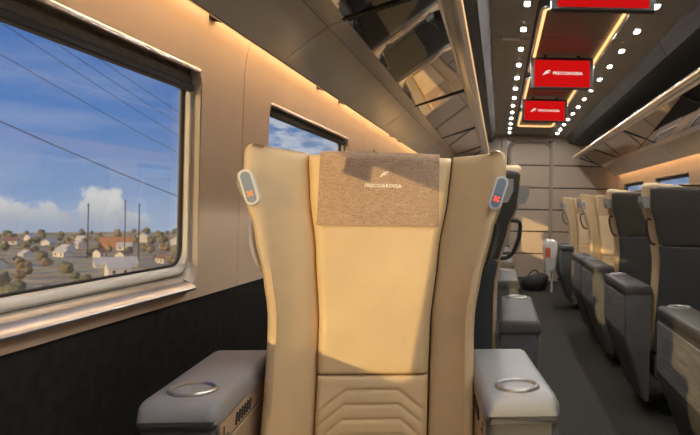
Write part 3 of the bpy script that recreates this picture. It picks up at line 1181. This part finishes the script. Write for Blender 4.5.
# ------------------------------------------------------------------ loose things
# black bag on the floor near the end wall
rows = []
for z, sx, sy in ((0.0, 0.13, 0.08), (0.02, 0.165, 0.10), (0.10, 0.19, 0.11), (0.17, 0.185, 0.10), (0.21, 0.15, 0.07), (0.225, 0.08, 0.03)):
    rows.append([(sx * math.cos(R(a)) + (0.02 if z > 0.15 else 0), sy * math.sin(R(a)), z + 0.02 * math.cos(R(a)) * (z / 0.2)) for a in range(0, 360, 24)])
root = empty('travel_bag', (0.50, 8.9, 0))
m_ = MB()
m_.loft(rows)
m_.build('body', M['bag'], root, smooth=True)
m_ = MB()
m_.tube([(-0.09, 0, 0.19)] + [(-0.09 + 0.18 * t, 0, 0.19 + 0.09 * math.sin(math.pi * t)) for t in (0.15, 0.35, 0.5, 0.65, 0.85)] + [(0.09, 0, 0.20)], 0.009, 6)
m_.build('handle', M['bag'], root, smooth=True)
tag(root, 'small black bag standing on the aisle floor by the end wall', 'bag')

# white paper bag hanging at the far right armrest
root = empty('paper_bag', (0.610, 7.35, 0.42))
m_ = MB()
rows = []
for z, w_, d_ in ((0.0, 0.055, 0.10), (0.02, 0.06, 0.11), (0.15, 0.07, 0.125), (0.28, 0.075, 0.13), (0.34, 0.05, 0.12), (0.355, 0.03, 0.10)):
    rows.append([(-0.02 + w_ * cx_ + 0.008 * math.sin(9 * z + cy_ * 2), d_ * cy_, z) for cx_, cy_ in ((-1, -0.8), (-0.8, -1), (0.8, -1), (1, -0.8), (1, 0.8), (0.8, 1), (-0.8, 1), (-1, 0.8))])
m_.loft(rows)
m_.build('body', M['paper'], root, smooth=True)
m_ = MB()
m_.box(-0.085, -0.03, -0.1335, -0.130, 0.16, 0.27)
m_.build('orange_mark', M['orange'], root)
m_ = MB()
m_.box(-0.01, 0.012, -0.03, 0.03, -0.24, 0.02, 0.004, 1)
m_.build('trailing_strip', M['paper'], root)
tag(root, 'white paper bag with an orange mark hanging at the farthest right armrest', 'bag')

# grab column with flared foot beside the door
root = empty('grab_column', (0.80, YE - 0.10, 0))
m_ = MB()
rows = [[(r * math.cos(R(a)), r * 0.5 * math.sin(R(a)), z) for a in range(0, 360, 24)] for z, r in
        ((0.0, 0.13), (0.03, 0.13), (0.035, 0.12), (0.30, 0.07), (0.55, 0.035), (0.7, 0.024), (2.15, 0.024))]
m_.loft(rows)
m_.build('post', M['endtrim'], root, smooth=True)
m_ = MB()
m_.tube([(0.135 * math.cos(R(a)), 0.07 * math.sin(R(a)), 0.012) for a in range(0, 360, 24)], 0.012, 6, closed=True)
m_.build('foot_ring', M['steel'], root, smooth=True)
tag(root, 'slim metal grab column with flared foot beside the end door', 'pole')

# ------------------------------------------------------------------ outdoors: embankment, valley, hamlet, wires
GZ = -43.0


def ground_z(x, y):
    d = abs(x)
    z = max(GZ, -1.6 - 0.52 * max(0.0, d - 4.5))
    r = math.hypot(x, y)
    bump_ = 3.0 * noise.noise(Vector((x * 0.011, y * 0.011, 0.3))) + 1.6 * noise.noise(Vector((x * 0.04, y * 0.04, 2.3)))
    w_ = max(0.0, min(1.0, (d - 40) / 60))
    ridge = 7.0 * max(0.0, (r - 690) / 220)
    return z + bump_ * w_ + ridge * 0.6 * w_


m_ = MB()
radii = [0.5, 2, 4.5, 8, 14, 22, 32, 44, 58, 75, 95, 120, 150, 185, 220, 260, 300, 340, 380, 430, 480, 540, 600, 660, 720, 780, 840, 890, 915, 940]
AZN = 144
grid = []
for r in radii:
    grid.append([m_.bm.verts.new((r * math.cos(2 * math.pi * a / AZN) + 0.5, r * math.sin(2 * math.pi * a / AZN) + 4, ground_z(r * math.cos(2 * math.pi * a / AZN), r * math.sin(2 * math.pi * a / AZN)) - (30 if r == 940 else 0))) for a in range(AZN)])
for ra, rb in zip(grid, grid[1:]):
    for a in range(AZN):
        b = (a + 1) % AZN
        m_.bm.faces.new((ra[a], ra[b], rb[b], rb[a]))
m_.bm.faces.new(grid[0][::-1])
structure(m_.build('ground', M['land'], smooth=True))


def tree_mesh(name, seed):
    bm = bmesh.new()
    bmesh.ops.create_icosphere(bm, subdivisions=2, radius=1.0)
    for v in bm.verts:
        n = noise.noise(v.co * 1.7 + Vector((seed, 0, 0)))
        v.co *= 1 + 0.45 * n
        v.co.z = v.co.z * 1.05 + 1.25
    r = bmesh.ops.create_cone(bm, segments=6, radius1=0.14, radius2=0.10, depth=0.9, cap_ends=True)
    for v in r['verts']:
        v.co.z += 0.1
    me = bpy.data.meshes.new(name)
    bm.to_mesh(me)
    bm.free()
    return me


TM = []
for q in range(4):
    me = tree_mesh('tree', q * 3.1)
    me.materials.append(M['tree'] if q < 2 else M['tree2'])
    TM.append(me)
def house(x, y, L, W, H, rz, wall, roof, label, group=None):
    root = empty('house', (x, y, ground_z(x - 0.5, y - 4) - 0.3), R(rz))
    m_ = MB()
    m_.prism([(-W / 2, 0), (W / 2, 0), (W / 2, H), (0, H + W * 0.36), (-W / 2, H)], lambda u, v, d: Vector((u, d, v)), -L / 2, L / 2)
    m_.build('walls', wall, root)
    for s_ in (-1, 1):
        m_ = MB()
        e = 0.5
        prof = [(0, H + W * 0.36 + 0.05), (s_ * (W / 2 + e), H - e * 0.7 + 0.05), (s_ * (W / 2 + e), H - e * 0.7 + 0.35), (0, H + W * 0.36 + 0.4)]
        m_.prism(prof, lambda u, v, d: Vector((u, d, v)), -L / 2 - 0.5, L / 2 + 0.5)
        m_.build('roof', roof, root)
    for s_ in (-1, 1):
        for yy in (-L * 0.25, L * 0.25):
            m_ = MB()
            m_.box(*sorted((s_ * W / 2 - 0.05, s_ * W / 2 + 0.08)), yy - 0.7, yy + 0.7, H * 0.35, H * 0.75)
            m_.build('window', M['black'], root)
    tag(root, label, 'house', group)


H_ = [(-367, 672, 13, 10, 7, 20, 'hwhite', 'roofg', 'white gabled house outside the near window, just right of the orange house'),
      (-353, 600, 26, 12, 5, -60, 'horange', 'horange', 'wide orange house in the valley outside the near window'),
      (-250, 425, 24, 11, 3, -50, 'roofg', 'roofg', 'long pale roofed shed lowest in the view outside the near window'),
      (-318, 640, 10, 9, 6, 30, 'hwhite', 'roof', 'white house with brown roof farthest right outside the near window'),
      (-356, 536, 12, 8, 4, 60, 'hwhite', 'roofg', 'small white house left of the orange house outside the near window')]
for (x, y, L, W, H, rz, wm, rm, lab) in H_:
    house(x, y, L, W, H, rz, M[wm], M[rm], lab)
rnd = random.Random(3)
TAKEN = [(math.hypot(7, 7) if len(h) else 0, h[0], h[1], max(h[2], h[3]) * 0.75) for h in H_]


def free_spot(az0, az1, r0, r1, rad):
    for _ in range(200):
        az_ = R(rnd.uniform(az0, az1))
        r = rnd.uniform(r0, r1)
        x, y = r * math.sin(az_), r * math.cos(az_)
        if all(math.hypot(x - t[1], y - t[2]) > rad + t[3] for t in TAKEN):
            TAKEN.append((0, x, y, rad))
            return x, y
    return None


for q in range(34):
    L_, W_, Hh = rnd.uniform(7, 12), rnd.uniform(6, 9), rnd.uniform(3, 5)
    p = free_spot(-43, -21, 430, 840, 10)
    house(p[0], p[1], L_, W_, Hh, rnd.uniform(0, 180), M['hwhite'],
          M['roofg'] if q % 3 else M['roof'], 'tiny distant white house in the valley hamlet outside the near window', 'distant hamlet houses')
for q in range(230):
    k_ = (0, 1, 0, 2, 1, 3)[q % 6]
    s_ = rnd.uniform(1.6, 3.6)
    p = free_spot(-46, -20, 190, 700, s_ * 2.0) if q % 5 < 2 else free_spot(-46, -20, 700, 900, s_ * 2.0)
    if p is None:
        continue
    t = bpy.data.objects.new('tree', TM[k_])
    t.scale = (s_ * rnd.uniform(0.9, 1.5), s_ * rnd.uniform(0.9, 1.5), s_)
    t.rotation_euler = (0, 0, rnd.uniform(0, 6.28))
    t.location = (p[0], p[1], ground_z(p[0] - 0.5, p[1] - 4) - 0.2)
    C.objects.link(t)
    tag(t, 'small dark green tree scattered in the valley outside the near window' if k_ < 2 else 'small brown autumn tree scattered in the valley outside the near window',
        'tree', 'green valley trees' if k_ < 2 else 'brown valley trees')


# masts that carry the wires
for (x, y, arms, lab) in ((-40, 40, (8.6, 13.9, 16.6, 17.8, 19.0), 'tall wire mast before the near window, outside the view'),
                          (-40, 125, (-5.4, 0.0, 1.5, 3.4, 5.0), 'tall wire mast beyond the near window, behind the wall'),
                          (-22, 24, (13.25, 12.6), 'short wire mast before the near window, outside the view'),
                          (-22, 60, (7.2, 6.0), 'short wire mast beyond the near window, behind the wall')):
    gz = ground_z(x - 0.5, y - 4) - 0.5
    root = empty('wire_mast', (x, y, gz))
    m_ = MB()
    m_.tube([(-0.45, 0, 0), (-0.45, 0, EYE + max(arms) + 0.5 - gz)], 0.22, 8)
    m_.build('post', M['pole'], root)
    for z in arms:
        m_ = MB()
        m_.box(-0.5, 0.15, -0.06, 0.06, EYE + z - gz - 0.25, EYE + z - gz - 0.10)
        m_.build('arm', M['pole'], root)
    tag(root, lab, 'pole')

# overhead wires beside the line: (x, y0, z0, y1, z1)
WIRES = [(-40, 40, 8.6, 125, -5.4, 'lowest thick dark wire crossing the sky outside the near window'),
         (-40, 40, 13.9, 125, 0.0, 'second lowest thin wire crossing the sky outside the near window'),
         (-40, 40, 16.6, 125, 1.5, 'third lowest thin wire crossing the sky outside the near window'),
         (-40, 40, 17.8, 125, 3.4, 'fourth lowest thin wire crossing the sky outside the near window'),
         (-40, 40, 19.0, 125, 5.0, 'fifth lowest thin wire crossing the sky outside the near window'),
         (-22, 24, 13.25, 60, 7.2, 'upper of two nearer wires crossing to the top right corner outside the near window'),
         (-22, 24, 12.6, 60, 6.0, 'lower of two nearer wires crossing to the top right corner outside the near window')]
for i, (x, y0, z0, y1, z1, lab) in enumerate(WIRES):
    m_ = MB()
    m_.tube([(x, y0 + (y1 - y0) * t, EYE + z0 + (z1 - z0) * t - 1.2 * math.sin(math.pi * t)) for t in [k_ / 10 for k_ in range(11)]], 0.045 if i == 0 else 0.028, 5)
    tag(m_.build('power_line', M['pole'], smooth=True), lab, 'wire')
for (x, y, top, lab) in ((-250, 452, -0.6, 'tall utility pole at the right in the valley outside the near window'),
                         (-312, 494, -1.6, 'leftmost utility pole in the valley outside the near window'),
                         (-300, 522, 2.0, 'thin tall mast just left of the orange house outside the near window')):
    gz = ground_z(x - 0.5, y - 4) - 0.3
    root = empty('utility_pole', (x, y, gz))
    m_ = MB()
    m_.tube([(0, 0, 0), (0, 0, top - gz)], 0.42, 6)
    m_.build('post', M['pole'], root)
    m_ = MB()
    m_.box(-1.2, 1.2, -0.12, 0.12, top - gz - 1.6, top - gz - 1.3)
    m_.build('crossarm', M['pole'], root)
    tag(root, lab, 'pole')
